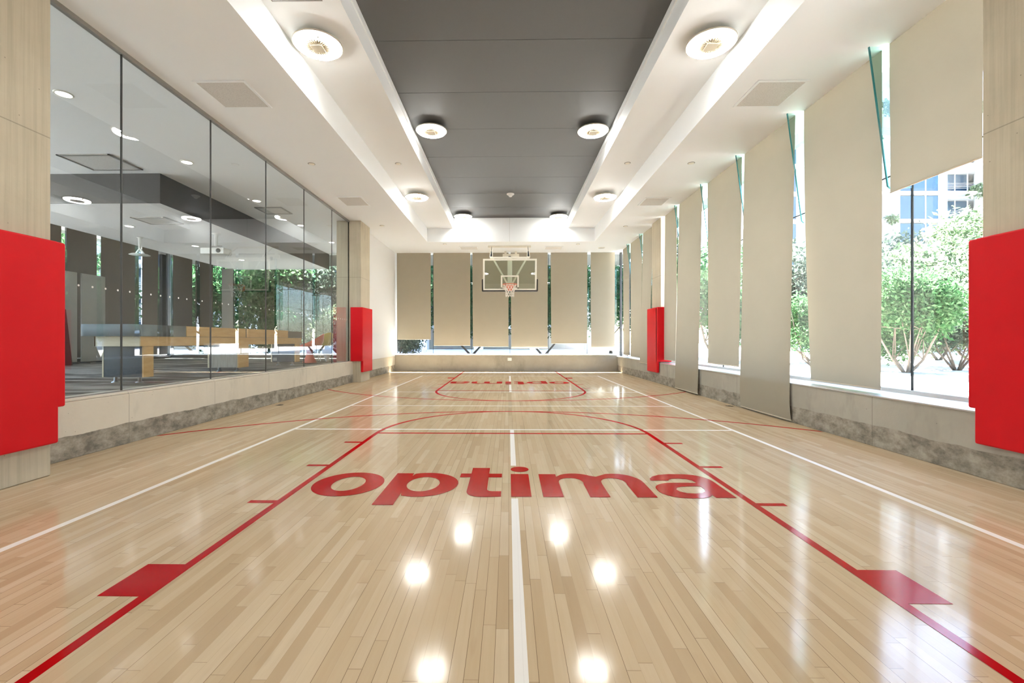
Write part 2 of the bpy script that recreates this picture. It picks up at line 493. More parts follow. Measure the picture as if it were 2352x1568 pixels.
# lettering on the floor (outlines in metres, baseline 3.42, x-height 4.005)
def ell(cx, cy, rx, ry, n=56):
    return [(cx + rx * math.cos(2 * PI * i / n), cy + ry * math.sin(2 * PI * i / n)) for i in range(n)]
def sup(cx, cy, rx, ry, a0, a1, p=2.2, n=28):
    r = []
    for i in range(n + 1):
        a = a0 + (a1 - a0) * i / n
        c, s = math.cos(a), math.sin(a)
        r.append((cx + rx * math.copysign(abs(c) ** (2 / p), c), cy + ry * math.copysign(abs(s) ** (2 / p), s)))
    return r
B, XH = 3.42, 4.005
letters = []
letters.append(('o', [ell(-1.337, 3.713, .288, .305), ell(-1.337, 3.713, .131, .186)]))
# p: stem with bowl
pb = sup(-.712, 3.713, .292, .306, -PI * .76, PI * .76, 2.0, 48)
letters.append(('p', [[(-.998, 3.235), (-.842, 3.235), (-.842, 3.487)] + [q for q in pb if q[0] > -.845][0:] + [(-.848, 3.925), (-.848, XH), (-.998, XH)],
                      ell(-.710, 3.713, .134, .186)]))
letters.append(('t', [[(-.333, 4.182), (-.173, 4.182), (-.173, XH), (-.058, XH), (-.058, 3.900), (-.173, 3.900), (-.173, 3.60), (-.170, 3.568), (-.155, 3.546), (-.13, 3.54), (-.058, 3.54), (-.058, B), (-.17, 3.413)]
                      + sup(-.20, 3.55, .133, .137, -PI / 2, -PI, 2.3, 12) + [(-.333, 3.60), (-.333, 3.900), (-.424, 3.900), (-.424, XH), (-.333, XH)]]))
letters.append(('i', [[(.020, B), (.177, B), (.177, 3.998), (.020, 3.998)], ell(.103, 4.145, .083, .083)]))
mt = [(.267, B), (.424, B), (.424, 3.73)] + sup(.527, 3.76, .103, .133, PI, 0, 2.2, 20) + [(.626, 3.73), (.626, B), (.780, B), (.780, 3.73)] \
    + sup(.885, 3.76, .103, .133, PI, 0, 2.2, 20) + [(.984, 3.73), (.984, B), (1.138, B), (1.138, 3.74)] \
    + [(x, y) for x, y in sup(.930, 3.765, .208, .255, 0, PI * .60, 2.1, 24)] + [(.765, 3.93)] \
    + [(x, y) for x, y in sup(.575, 3.765, .205, .255, PI * .27, PI * .68, 2.1, 20)] + [(.418, 3.925), (.418, 3.998), (.267, 3.998)]
letters.append(('m', [mt]))
at = [(1.735, B), (1.582, B), (1.577, 3.478), (1.54, 3.437), (1.48, 3.412), (1.40, 3.406)] + sup(1.385, 3.588, .194, .180, -PI / 2, -PI, 2.2, 14)[1:] \
    + sup(1.40, 3.60, .209, .176, PI, PI / 2, 2.2, 14)[1:] + [(1.50, 3.776), (1.575, 3.768)] \
    + [(1.575, 3.80), (1.567, 3.84), (1.535, 3.875), (1.47, 3.892), (1.41, 3.884), (1.376, 3.860), (1.366, 3.833), (1.213, 3.833), (1.222, 3.885), (1.262, 3.945), (1.335, 3.995), (1.43, 4.017), (1.52, 4.015)] \
    + sup(1.52, 3.80, .215, .215, PI / 2, 0, 2.3, 16)[1:]
letters.append(('a', [at, sup(1.452, 3.592, .112, .088, 0, 2 * PI, 2.4, 40)[:-1][:33] + [(1.553, 3.545)]]))
letters[-1] = ('a', [at, [(1.575, 3.690), (1.50, 3.688), (1.42, 3.678), (1.372, 3.655), (1.346, 3.605), (1.358, 3.555), (1.40, 3.52), (1.46, 3.512), (1.52, 3.525), (1.56, 3.562), (1.576, 3.612)]])
for near in (True, False):
    lt = empty('lettering', (0, 0, 0), label='red word painted on %s lane' % ('near' if near else 'far')); lt.parent = fl
    for ch, polys in letters:
        pp = polys if near else [[(2 * CX - x, 2 * 8.165 - y) for x, y in q] for q in polys]
        curve_fill('letter', pp, RED, .0022, lt, .0004, label='red letter %s' % ch)

# floor sockets
for x, y, w in ((-4.24, 8.19, 'left'), (4.03, 8.21, 'right')):
    s = empty('floor_socket', (x, y, 0), label='small bronze oval floor socket by %s low wall' % w, cat='floor socket', group='floor sockets')
    MB().lathe([(0, .006), (.05, .006), (.065, .003), (.07, 0)], 24).build('cover_plate', plain('bronze_cover', (.10, .065, .035), .4, .7), s, True)
    MB().lathe([(0, .009), (.02, .009), (.024, .006)], 16).build('lid', BLACK, s, True)

# ------------------------------------------------------------------ low walls, columns, walls
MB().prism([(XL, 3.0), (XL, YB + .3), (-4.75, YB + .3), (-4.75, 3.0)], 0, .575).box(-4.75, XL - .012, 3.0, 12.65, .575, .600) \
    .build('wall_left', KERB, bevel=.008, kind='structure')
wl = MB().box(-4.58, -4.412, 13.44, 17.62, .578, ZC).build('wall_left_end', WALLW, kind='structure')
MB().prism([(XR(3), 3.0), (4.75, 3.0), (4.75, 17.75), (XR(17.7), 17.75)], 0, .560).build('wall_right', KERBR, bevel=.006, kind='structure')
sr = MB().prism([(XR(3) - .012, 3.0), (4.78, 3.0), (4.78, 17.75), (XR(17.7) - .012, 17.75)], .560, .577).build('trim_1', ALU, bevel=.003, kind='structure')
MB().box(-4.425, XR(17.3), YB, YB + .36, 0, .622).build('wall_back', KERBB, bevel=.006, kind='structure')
MB().box(-4.412, XR(17.3), YB - .012, YB + .36, .622, .640).build('trim_2', ALU, bevel=.003, kind='structure')
MB().box(-4.6, 4.75, YF - .1, YF, 0, 5.6).build('wall_front', WALLW, kind='structure')
MB().box(-4.75, -4.45, YF, 3.06, 0, ZC).build('wall_left_near', WALLW, kind='structure')
MB().box(4.15, 4.75, YF, 3.0, 0, ZC).build('wall_right_near', WALLW, kind='structure')

def column(x0, x1, y0, y1, label):
    MB().box(x0, x1, y0, y1, 0, ZC).build('concrete_column', COLM, bevel=.012, kind='structure', label=label, cat='column')
column(-4.80, -4.065, 3.06, 3.90, 'board-marked concrete column at left edge of the photo behind red pad')
column(-4.90, -4.197, 12.62, 13.44, 'concrete column between glass partition and white wall')
column(4.135, 4.66, 3.0, 3.965, 'concrete column at right edge of the photo behind red pad')
column(4.205, 4.66, 12.42, 13.16, 'narrow concrete column between blinds on far right wall')

# red wall pads: front board + side wing that stops at the low wall
def pad(x_face, y0, y1, side_y, zt, wing_x, label, sgn, zb=.29):
    """sgn +1: pad looks to +X (left wall); -1: to -X (right wall). side_y = (ya, yb) of the wing"""
    t = empty('wall_pad', (x_face, (y0 + y1) / 2, zb), label=label, cat='wall pad', group='red column pads')
    th = .072
    a, b = (x_face, x_face + th) if sgn > 0 else (x_face - th, x_face)
    L = lambda m: m.build
    ox, oy, oz = x_face, (y0 + y1) / 2, zb
    m = MB().box(a - ox, b - ox, y0 - oy, y1 - oy, 0, zt - oz)
    m.build('front_cushion', PAD, t, bevel=.018, seg=4)
    if wing_x is not None:
        wa, wb = (wing_x, b) if sgn > 0 else (a, wing_x)
        MB().box(wa - ox, wb - ox, side_y[0] - oy, side_y[1] - oy, .605 - oz, zt - .002 - oz).build('side_cushion', PAD, t, bevel=.018, seg=4)
    return t
pad(-4.063, 3.02, 3.900, (3.87, 3.962), 2.075, -4.50, 'large red padded wall cushion on left column in the foreground', 1)
pad(-4.195, 12.60, 13.46, (12.538, 12.66), 2.135, -4.47, 'small red padded cushion on far column beside white wall', 1)
pad(4.133, 3.04, 3.962, (3.93, 4.017), 2.085, 4.60, 'large red padded wall cushion on right column in the foreground', -1, .30)
pad(4.158, 12.37, 13.24, (12.322, 12.45), 2.115, 4.48, 'small red padded cushion on far right column between blinds', -1, .30)

# ------------------------------------------------------------------ ceiling
c = MB()
XT0, XT1 = -2.815, 2.965        # outer tray lips
XD0, XD1 = -1.92, 2.055         # inner opening (dark ceiling)
YT = 15.42
c.box(-4.60, XT0, YF, 17.75, ZC, 5.75)
c.box(XT1, 4.75, YF, 17.75, ZC, 5.75)
c.box(XT0, XT1, YT, 17.75, ZC, 5.75)
ceil = c.build('ceiling', WHITE, kind='structure')
for s, (a, b) in (('left', (XT0, XD0)), ('right', (XD1, XT1))):
    MB().box(a, b, YF, YT, 5.07, 5.75).build('tray', WHITE, ceil, label='raised white ceiling tray on %s' % s)
for s, (a, b) in (('left', (XD0, XD0 + .022)), ('right', (XD1 - .022, XD1))):
    MB().box(a, b, YF, YT, 5.33, 5.47).build('tray_lip', WHITE, ceil)
ys = [YF, -1.64, -.32, 1.0, 2.32, 3.64, 4.96, 6.28, 7.603, 8.92, 10.276, 11.58, 12.876, 14.184, YT]
for a, b in zip(ys, ys[1:]):
    MB().box(XD0 + .022, XD1 - .022, a + .004, b - .004, 5.425, 5.46).build('dark_panel', DARK, ceil, label='charcoal ceiling board')
MB().box(XD0, XD1, YF, YT, 5.46, 5.75).build('void_deck', BLACK, ceil)

MB().box(CX - .012, CX - .008, YT - .003, YT + .01, ZC + .002, 5.42).build('fascia_joint', TRACK, ceil)
# access hatch outlines in the trays (only the near edge shows)
for x0, x1, s in ((-2.70, -2.12, 'left'), (2.27, 2.84, 'right')):
    h = empty('access_hatch', (0, 0, 5.07), label='flush white access hatch in %s ceiling tray at photo top' % s, cat='hatch', group='ceiling hatches')
    MB().box(x0 + .012, x1 - .012, 4.45, 5.035, -.006, -.001).build('hatch_door', WHITE, h, bevel=.002)
    f = MB()
    for q in ((x0, x1, 4.43, 4.445), (x0, x1, 5.04, 5.055), (x0, x0 + .008, 4.43, 5.055), (x1 - .008, x1, 4.43, 5.055)):
        f.box(*q, -.007, 0)
    f.build('hatch_frame', TRACK, h)

# ceiling vents
def vent(x, y, w, d, label):
    t = empty('ceiling_vent', (x, y, ZC), label=label, cat='vent', group='square ceiling vents')
    f = MB(); b = .035; z0, z1 = -.016, 0
    f.box(-w / 2, w / 2, -d / 2, -d / 2 + b, z0, z1).box(-w / 2, w / 2, d / 2 - b, d / 2, z0, z1)
    f.box(-w / 2, -w / 2 + b, -d / 2 + b, d / 2 - b, z0, z1).box(w / 2 - b, w / 2, -d / 2 + b, d / 2 - b, z0, z1)
    f.build('frame', WMETAL if False else WHITE, t, bevel=.004)
    MB().box(-w / 2 + b, w / 2 - b, -d / 2 + b, d / 2 - b, -.011, -.002).build('perforated_face', VENT, t)
vent(-3.80, 6.12, .70, .69, 'square white ceiling vent nearest the glass partition')
vent(-3.79, 10.86, .62, .72, 'square ceiling vent above far end of glass partition')
vent(3.60, 6.22, .67, .67, 'large grey ceiling vent at right above beige blinds')
vent(3.57, 11.0, .62, .64, 'smaller grey ceiling vent at right above far blinds')
vent(-1.46, 16.42, .68, .58, 'grey ceiling vent left of the basketball hoop rig')
vent(1.65, 16.45, .66, .58, 'grey ceiling vent right of the basketball hoop rig')

# concealed sprinkler caps and one smoke detector
for (x, y, z), lab in (((-3.80, 8.55, ZC), 'flat round sprinkler cap on left ceiling between two vents'),
                       ((3.51, 8.63, ZC), 'flat round sprinkler cap on right ceiling between two vents'),
                       ((-3.76, 13.2, ZC), 'flat round sprinkler cap above white wall at left'),
                       ((3.49, 13.38, ZC), 'flat round sprinkler cap above far right blinds'),
                       ((-2.255, 15.75, ZC), 'flat round sprinkler cap left of hoop rig by ceiling recess'),
                       ((2.456, 15.83, ZC), 'flat round sprinkler cap right of hoop rig by ceiling recess'),
                       ((-2.42, 9.75, 5.07), 'round sprinkler cap in left tray behind ceiling light'),
                       ((2.60, 9.80, 5.07), 'round sprinkler cap in right tray behind ceiling light')):
    s = empty('sprinkler_cap', (x, y, z), label=lab, cat='sprinkler', group='flat sprinkler caps')
    MB().lathe([(0, -.012), (.040, -.012), (.052, -.009), (.054, -.004)], 24).build('cap', WMETAL, s, True)
    MB().lathe([(.048, -.005), (.066, -.004), (.07, .002)], 24).build('ring', TRACK, s, True)
s = empty('ceiling_speaker', (3.42, 16.48, ZC), label='flat round speaker grille on back right ceiling corner', cat='speaker')
MB().lathe([(0, -.008), (.10, -.010), (.115, -.006)], 32).build('grille', VENT, s, True)
MB().lathe([(.112, -.012), (.125, -.011), (.13, 0)], 32).build('ring', WMETAL, s, True)
s = empty('smoke_detector', (CX + .01, 12.9, 5.425), label='white smoke detector on dark ceiling', cat='smoke detector')
MB().lathe([(.0, -.03), (.095, -.026), (.11, -.012), (.11, 0)], 32).build('base', PLASTIC, s, True)
MB().lathe([(0, -.085), (.035, -.083), (.05, -.072), (.055, -.045), (.085, -.03)], 28).build('sensor_head', PLASTIC, s, True)

# ------------------------------------------------------------------ high-bay ceiling lights
def high_bay(loc, label):
    t = empty('ceiling_light', loc, label=label, cat='ceiling light', group='round high bay ceiling lights')
    MB().lathe([(.0, 0), (.075, 0), (.085, -.015), (.085, -.030), (.16, -.04), (.27, -.055), (.292, -.066), (.292, -.088), (.27, -.090)], 48).build('housing', LAMPB, t, True)
    MB().lathe([(.288, -.086), (.290, -.092), (.300, -.095), (.306, -.090), (.305, -.076), (.290, -.072)], 56).build('rim', LAMPR, t, True)
    # four curved lenses with narrow gaps
    for k in range(4):
        a0 = PI / 2 * k + .05 + .4; a1 = PI / 2 * (k + 1) - .05 + .4; n = 14
        m = MB(); vs = []; fs = []
        for i in range(n + 1):
            a = a0 + (a1 - a0) * i / n
            for r, z in ((.152, -.113), (.160, -.116), (.20, -.124), (.245, -.126), (.270, -.116), (.277, -.088)):
                vs.append((r * math.cos(a), r * math.sin(a), z))
        for i in range(n):
            for q in range(5): fs.append((i * 6 + q, (i + 1) * 6 + q, (i + 1) * 6 + q + 1, i * 6 + q + 1))
        m.add(vs, fs).build('lens', LAMPM, t, True)
    MB().lathe([(0, -.112), (.152, -.112), (.152, -.085)], 40).build('hub', plain('lamp_hub', (.20, .17, .12), .5) if 'lamp_hub' not in bpy.data.materials else bpy.data.materials['lamp_hub'], t)
    f = MB()
    for k in range(28):
        a = 2 * PI * k / 28
        f.bar((.085 * math.cos(a), .085 * math.sin(a), -.120), (.148 * math.cos(a), .148 * math.sin(a), -.120), .011, .016)
    f.build('heat_fins', LAMPB, t)
    MB().box(-.076, .076, -.076, .076, -.136, -.112).build('driver_plate', LAMPB, t, bevel=.004)
    return t
hb = high_bay((-2.445, 5.69, 5.07), 'large round lit ceiling light in left white tray, nearest')
def hb2(loc, label): return dup(hb, loc, None, label=label)
hb2((2.585, 5.74, 5.07), 'large round lit ceiling light in right white tray, nearest')
hb2((-2.425, 11.78, 5.07), 'round lit ceiling light at far end of left white tray')
hb2((2.555, 11.86, 5.07), 'round lit ceiling light at far end of right white tray')
hb2((-1.525, 8.80, 5.425), 'round lit light at left of dark ceiling, nearer pair')
hb2((1.672, 8.86, 5.425), 'round lit light at right of dark ceiling, nearer pair')
hb2((-1.519, 14.92, 5.425), 'round lit light at far left corner of dark ceiling')
hb2((1.680, 14.98, 5.425), 'round lit light at far right corner of dark ceiling')
hb2((-1.53, 2.70, 5.425), 'round lit light on dark ceiling above the viewpoint, left')
hb2((1.67, 2.70, 5.425), 'round lit light on dark ceiling above the viewpoint, right')
hb2((-2.45, -.35, 5.07), 'round lit light in left tray behind the viewpoint')
hb2((2.60, -.35, 5.07), 'round lit light in right tray behind the viewpoint')

# ------------------------------------------------------------------ glass partition on the left
GJOINT = plain('grey_silicone_joint', (.05, .05, .048), .5)
w1 = empty('window_1', (-4.55, 0, .6), kind='structure')
gy = [3.9, 5.17, 6.74, 8.29, 9.85, 11.41, 12.62]
for i, (a, b) in enumerate(zip(gy, gy[1:])):
    MB().box(-.006, .006, a + .006, b - .006, 0, ZC - .61).build('glass_pane', GLASSI, w1)
for y in gy[1:-1]:
    MB().box(-.010, .010, y - .0055, y + .0055, 0, ZC - .61).build('glass_joint', GJOINT, w1)
MB().box(-.012, .012, 12.606, 12.62, 0, ZC - .61).build('glass_joint', JOINT, w1)
MB().box(-.03, .03, 3.9, 12.62, ZC - .6 - .045, ZC - .6).build('head_track', TRACK, w1)
MB().box(-.02, .02, 3.9, 12.62, 0.0, .012).build('sill_track', TRACK, w1)
for i, (a, b) in enumerate(zip(gy, gy[1:])):
    m = MB(); y = a + .11; k = 0
    while y < b - .05:
        n = 14; r = .0115
        m.add([(.0075, y + r * math.cos(2 * PI * q / n), 1.18 + r * math.sin(2 * PI * q / n)) for q in range(n)], [tuple(range(n))])
        y += .158
    m.build('safety_dots', DOTM, w1, label='row of small white safety dots on the glass')

# ------------------------------------------------------------------ right-hand and back windows
def glazing(name, axis, pos, ranges, z0, z1, frame=True):
    """axis 'x': panes at X=pos along Y; axis 'y': panes at Y=pos along X"""
    w = empty(name, (0, 0, 0), kind='structure')
    for a, b in ranges:
        m = MB()
        if axis == 'x': m.box(pos - .006, pos + .006, a + .006, b - .006, z0, z1)
        else: m.box(a + .006, b - .006, pos - .006, pos + .006, z0, z1)
        m.build('glass_pane', GLASSO, w)
    ends = sorted({q for r in ranges for q in r})
    for q in ends:
        m = MB()
        if axis == 'x': m.box(pos - .012, pos + .012, q - .006, q + .006, z0, z1)
        else: m.box(q - .006, q + .006, pos - .012, pos + .012, z0, z1)
        m.build('glass_joint', JOINT, w)
    lo, hi = ends[0], ends[-1]
    m = MB(); h = MB()
    if axis == 'x': m.box(pos - .05, pos + .05, lo, hi, z0 - .045, z0); h.box(pos - .009, pos + .009, lo, hi, 3.20, 3.214)
    else: m.box(lo, hi, pos - .05, pos + .05, z0 - .045, z0); h.box(lo, hi, pos - .009, pos + .009, 3.20, 3.214)
    m.build('sill_frame', ALU, w)
    h.build('cross_joint', JOINT, w)
    return w
P = 1.517
XG = 4.68
fy = [5.25, 6.77, 8.285, 9.80, 11.32]
w2 = glazing('window_2', 'x', XG, [(3.97, 5.25)] + list(zip(fy, fy[1:])) + [(11.32, 12.42)], .62, 4.62)
fy2 = [14.35, 15.87]
w3 = glazing('window_3', 'x', XG, [(13.16, 14.35), (14.35, 15.87), (15.87, 17.42)], .62, 4.62)
for w, ls in ((w2, fy), (w3, fy2)):
    for y in ls:
        MB().prism_axis([(4.185, 4.60), (4.40, 2.985), (4.43, 2.96), (4.667, 2.96), (4.667, 4.60)], y - .008, y + .008, 'y').build('glass_fin', FIN, w, label='tapering teal glass fin')
        MB().add([(x + d, yy, z) for (x, z) in ((4.178, 4.60), (4.393, 2.985), (4.425, 2.955)) for d in (0, .010) for yy in (y - .0095, y + .0095)],
                 [(0, 1, 5, 4), (0, 2, 3, 1), (2, 6, 7, 3), (1, 3, 7, 5), (0, 4, 6, 2), (4, 5, 9, 8), (5, 7, 11, 9), (7, 6, 10, 11), (6, 4, 8, 10), (8, 9, 11, 10)]) \
            .build('fin_edge', FINE, w, label='dark teal fin edge')
        s = MB()
        for dy in (-.07, .07):
            s.bar((4.60, y, 3.17), (4.655, y + dy, 3.25), .012, .012).bar((4.60, y, 3.17), (4.655, y + dy, 3.10), .012, .012)
        s.build('spider_fitting', ALU, w)
jx = [-4.40, -2.975, -1.458, .055, 1.570, 3.085, 4.45]
w4 = glazing('window_4', 'y', 17.60, list(zip(jx, jx[1:])), .66, 4.62)
MB().box(4.325, 4.405, 17.36, 17.47, .577, ZC).build('trim_3', BLACK, kind='structure')
MB().box(4.60, 4.72, 17.42, 17.66, .577, 4.62).build('trim_4', BLACK, kind='structure')

# ------------------------------------------------------------------ roller blinds
def blind(label, T0, T1, B0, B1, zt, zb, mat=BLIND, bow=0.0, edge=0.0, seed=0, group='beige roller blinds', hemmat=HEM, flare=1.6, kick=0.0):
    """T0,T1 / B0,B1: (x,y) of the two vertical edges at the top and the bottom."""
    rnd = random.Random(seed)
    NX, NZ = 16, 40
    base = Vector(((B0[0] + B1[0]) / 2, (B0[1] + B1[1]) / 2, zb))
    t = empty('roller_blind', base, label=label, cat='blind', group=group)
    d = Vector((T1[0] - T0[0], T1[1] - T0[1], 0)).normalized()
    nrm = Vector((-d.y, d.x, 0))
    if nrm.x > 0: nrm = -nrm                 # towards the room
    ph = rnd.random() * 6
    vs = []; fs = []
    bot = []
    for j in range(NZ + 1):
        s = j / NZ
        z = zt + (zb - zt) * s
        e = s ** flare
        for i in range(NX + 1):
            u = i / NX
            x = (T0[0] * (1 - u) + T1[0] * u) * (1 - e) + (B0[0] * (1 - u) + B1[0] * u) * e
            y = (T0[1] * (1 - u) + T1[1] * u) * (1 - e) + (B0[1] * (1 - u) + B1[1] * u) * e
            off = bow * math.sin(PI * u) * math.sin(PI * min(1, s * 1.02)) + edge * (2 * u - 1) ** 4 * s
            off += .004 * math.sin(ph + 5 * s + 3 * u)
            if kick: off += kick * max(0, (s - .93) / .07) ** 2
            p = Vector((x, y, z)) + nrm * off - base
            vs.append(p)
            if j == NZ: bot.append(p)
    for j in range(NZ):
        for i in range(NX):
            a = j * (NX + 1) + i
            fs.append((a, a + 1, a + NX + 2, a + NX + 1))
    MB().add(vs, fs).build('fabric', mat, t, True)
    MB().tube([p + Vector((0, 0, .010)) for p in bot[::4]], .0095, 8).build('hem_bar', hemmat, t, True)
    return t
# right wall (edges far -> near)
blind('short beige blind ending half way up beside right foreground column', (4.38, 5.20), (4.38, 4.19), (4.375, 5.19), (4.375, 4.19), 4.66, 2.88, seed=1, bow=.01)
blind('wide beige blind left of the half-raised blind, ending above sill', (4.385, 6.70), (4.385, 5.31), (4.40, 6.56), (4.37, 5.295), 4.66, .615, seed=2, bow=.012, edge=.01)
blind('beige blind reaching the floor, nearer of the two floor-length blinds', (4.325, 8.24), (4.335, 6.82), (4.085, 7.98), (4.075, 6.56), 4.66, .022, seed=3, bow=.015, flare=1.0, kick=-.03, edge=-.008)
blind('beige blind between the two floor-length blinds, ending above sill', (4.325, 9.76), (4.325, 8.35), (4.32, 9.74), (4.31, 8.42), 4.66, .70, seed=4, bow=.01)
blind('beige blind reaching the floor, farther of the two floor-length blinds', (4.28, 11.26), (4.28, 9.90), (4.10, 11.06), (4.09, 9.73), 4.66, .025, seed=5, bow=.06, flare=1.0)
blind('beige blind just in front of red pad on far right wall', (4.285, 12.30), (4.285, 11.40), (4.27, 12.35), (4.27, 11.50), 4.66, .66, seed=6)
blind('beige blind just behind narrow right column, hanging past the sill', (4.30, 14.32), (4.30, 13.30), (4.13, 14.10), (4.13, 13.22), 4.66, .49, seed=7, flare=1.0)
blind('beige blind second from the black corner post on right wall', (4.30, 15.78), (4.30, 14.42), (4.29, 15.75), (4.28, 14.55), 4.66, .63, seed=8, bow=.015)
blind('beige blind next to the black corner post on right wall', (4.30, 16.84), (4.30, 15.95), (4.31, 16.80), (4.31, 16.0), 4.66, .66, seed=9, bow=.01)
# back wall (edges right -> left so the normal looks into the room)
for x0, x1, zb, lab in ((-4.365, -3.035, 1.225, 'leftmost back wall blind, the shortest of that row'),
                        (-2.93, -1.49, .988, 'second back wall blind from the left, ending low'),
                        (-1.405, .0, .946, 'back wall blind behind left half of the backboard'),
                        (.088, 1.522, .878, 'back wall blind behind right half of the backboard'),
                        (1.640, 3.055, 1.065, 'back wall blind right of the hoop, second from right'),
                        (3.185, 4.12, .795, 'rightmost back wall blind beside black corner post')):
    blind(lab, (x1, 17.36), (x0, 17.36), (x1 + .0, 17.38), (x0 + .02, 17.38), 4.66, zb, seed=int(x0 * 10), bow=.02 if x0 < 3 else -.06, group='back wall roller blinds')

# wall outlet on the back low wall
s = empty('wall_outlet', (CX, YB, .46), label='white double outlet plate on low back wall', cat='outlet')
MB().box(-.075, .075, -.008, 0, -.055, .055).build('plate', PLASTIC, s, bevel=.004)
for dx in (-.035, .035):
    MB().box(dx - .02, dx + .02, -.011, -.006, -.032, .032).build('socket', plain('outlet_socket', (.6, .6, .58), .4) if 'outlet_socket' not in bpy.data.materials else bpy.data.materials['outlet_socket'], s, bevel=.003)

# ------------------------------------------------------------------ basketball hoop
hp = empty('basketball_hoop', (CX, 15.2, 2.90), label='glass basketball backboard with orange rim hung from ceiling', cat='basketball hoop')
W, Hh = .914, 1.067
MB().box(-W + .05, W - .05, -.008, .008, .045, Hh - .05).build('backboard_glass', BGLASS, hp)
f = MB()
f.box(-W, W, -.02, .035, Hh - .055, Hh).box(-W, W, -.02, .035, 0, .05)
f.box(-W, -W + .058, -.02, .035, .05, Hh - .055).box(W - .058, W, -.02, .035, .05, Hh - .055)
f.build('backboard_frame', WMETAL, hp, bevel=.005)
f = MB()
for a in ((-.305, .305, .455, .505), (-.305, -.255, .05, .455), (.255, .305, .05, .455), (-.305, .305, .05, .095)):
    f.box(a[0], a[1], -.013, -.009, a[2], a[3])
f.build('target_square', WMETAL, hp)
pb = MB().prism_axis([(-W - .042, .36), (-W - .03, .375), (-W + .004, .375), (-W + .012, .002), (W - .012, .002), (W - .004, .375), (W + .03, .375), (W + .042, .36),
                      (W + .042, -.02), (W + .02, -.052), (-W - .02, -.052), (-W - .042, -.02)], -.035, .045, 'y')
pb.build('edge_padding', BPAD, hp, bevel=.008)
ZRM = .150
rim = [(.2286 * math.cos(2 * PI * i / 40), -.385 + .2286 * math.sin(2 * PI * i / 40), ZRM) for i in range(40)]
MB().tube(rim, .011, 10, True).build('rim', ORANGE, hp, True)
f = MB().box(-.08, .08, -.05, -.012, -.03, .16)
f.bar((-.07, -.04, .145), (-.13, -.20, .145), .03, .014).bar((.07, -.04, .145), (.13, -.20, .145), .03, .014)
f.bar((-.07, -.04, .0), (-.10, -.18, .135), .03, .014).bar((.07, -.04, .0), (.10, -.18, .135), .03, .014)
f.bar((0, -.04, .0), (0, -.165, .14), .035, .02)
f.build('rim_bracket', ORANGE, hp)
net = MB(); rows = [(.218, ZRM - .012), (.19, ZRM - .09), (.165, ZRM - .17), (.145, ZRM - .25), (.135, ZRM - .33), (.142, ZRM - .41)]
for k in range(12):
    for s2 in (1, -1):
        pts = []
        for q, (r, z) in enumerate(rows):
            a = 2 * PI * (k + s2 * q * .5) / 12
            pts.append((r * math.cos(a), -.385 + r * math.sin(a), z))
        net.tube(pts, .006, 5)
net.build('net', NETM, hp)
MB().lathe([(0, .12), (.080, .12), (.080, 1.14), (0, 1.14)], 24, (0, .16, 0)).build('mast', WMETAL, hp)
for s2 in (-1, 1):
    MB().tube([(s2 * .05, .11, .18), (s2 * .60, .14, 1.15)], .030, 12).build('brace', WMETAL, hp, True)
MB().box(-.68, .68, .08, .15, 1.10, 1.155).build('cross_bar', WMETAL, hp, bevel=.006)
for s2 in (-1, 1):
    f = MB()
    f.bar((s2 * .64 - .045, .12, 1.155), (s2 * .64 - .02, .55, 1.60), .016, .016).bar((s2 * .64 + .045, .12, 1.155), (s2 * .64 + .02, .55, 1.60), .016, .016)
    f.box(s2 * .64 - .055, s2 * .64 + .055, .10, .14, 1.150, 1.168)
    hg = f.build('hanger', WMETAL, hp)
    MB().tube([(s2 * .645, .20, 1.20), (s2 * .645, .34, 1.36)], .036, 10).build('spring', BLACK, hg, True)
    m = MB()
    for q in range(5):
        m.tube([(s2 * .645, .40 + q * .075, 1.40 + q * .052), (s2 * .645, .44 + q * .075, 1.43 + q * .052)], .014, 8)
    m.build('chain', TRACK, hg, True)
MB().box(-.78, .76, .84, .90, 1.63, 1.702).build('ceiling_beam', WMETAL, hp, bevel=.006)
f = MB().box(-.27, .36, 1.86, 1.98, 1.47, 1.60).box(-.20, -.12, 1.88, 1.96, 1.58, 1.70).box(.2, .28, 1.88, 1.96, 1.58, 1.70)
f.build('winch_box', WMETAL, hp, bevel=.005)
MB().tube([(.0, 1.80, 1.38), (0, 1.84, 1.49)], .055, 14).build('winch_hook', BLACK, hp, True)
MB().bar((0, .30, 1.15), (0, 1.82, 1.42), .03, .03).build('strut', WMETAL, hp)

# ------------------------------------------------------------------ lounge behind the glass
ZF = .50
MB().box(-13.6, -4.75, 1.0, 17.6, ZF - .1, ZF).build('floor_lounge', CARPET, kind='structure')
c = MB().box(-13.7, -4.60, .9, 17.75, ZC, 5.2)
lc = c.build('ceiling_lounge', SOFFIT, kind='structure')
MB().box(-11.0, -7.12, 9.0, 17.55, 4.0, ZC).build('dropped_ceiling', SOFFIT, lc, label='lower white lounge ceiling')
f = MB().box(-11.02, -7.10, 8.98, 9.0, 3.995, ZC - .001).box(-7.12, -7.10, 9.0, 17.55, 3.995, ZC - .001)
f.build('fascia', LDARK, lc, label='black bulkhead face')
MB().box(-13.6, -4.75, .9, 1.0, ZF, ZC).build('wall_lounge_front', SOFFIT, kind='structure')
MB().box(-13.6, -13.35, 1.0, 17.62, ZF, .62).build('baseboard_lounge_side', LDARK, kind='structure')
MB().box(-13.4, -4.6, 17.35, 17.62, ZF, .62).build('baseboard_lounge_back', LDARK, kind='structure')
ly = [13.1, 14.25, 15.9, 17.42]
w5 = glazing('window_5', 'x', -13.55, [(1.0, 2.7), (2.7, 4.4), (4.4, 6.1), (6.1, 7.85), (7.85, 9.6), (9.6, 11.4), (11.4, 13.1)] + list(zip(ly, ly[1:])), .665, 4.6)  # nearest panes are unseen, added to carry daylight onto the ceilings
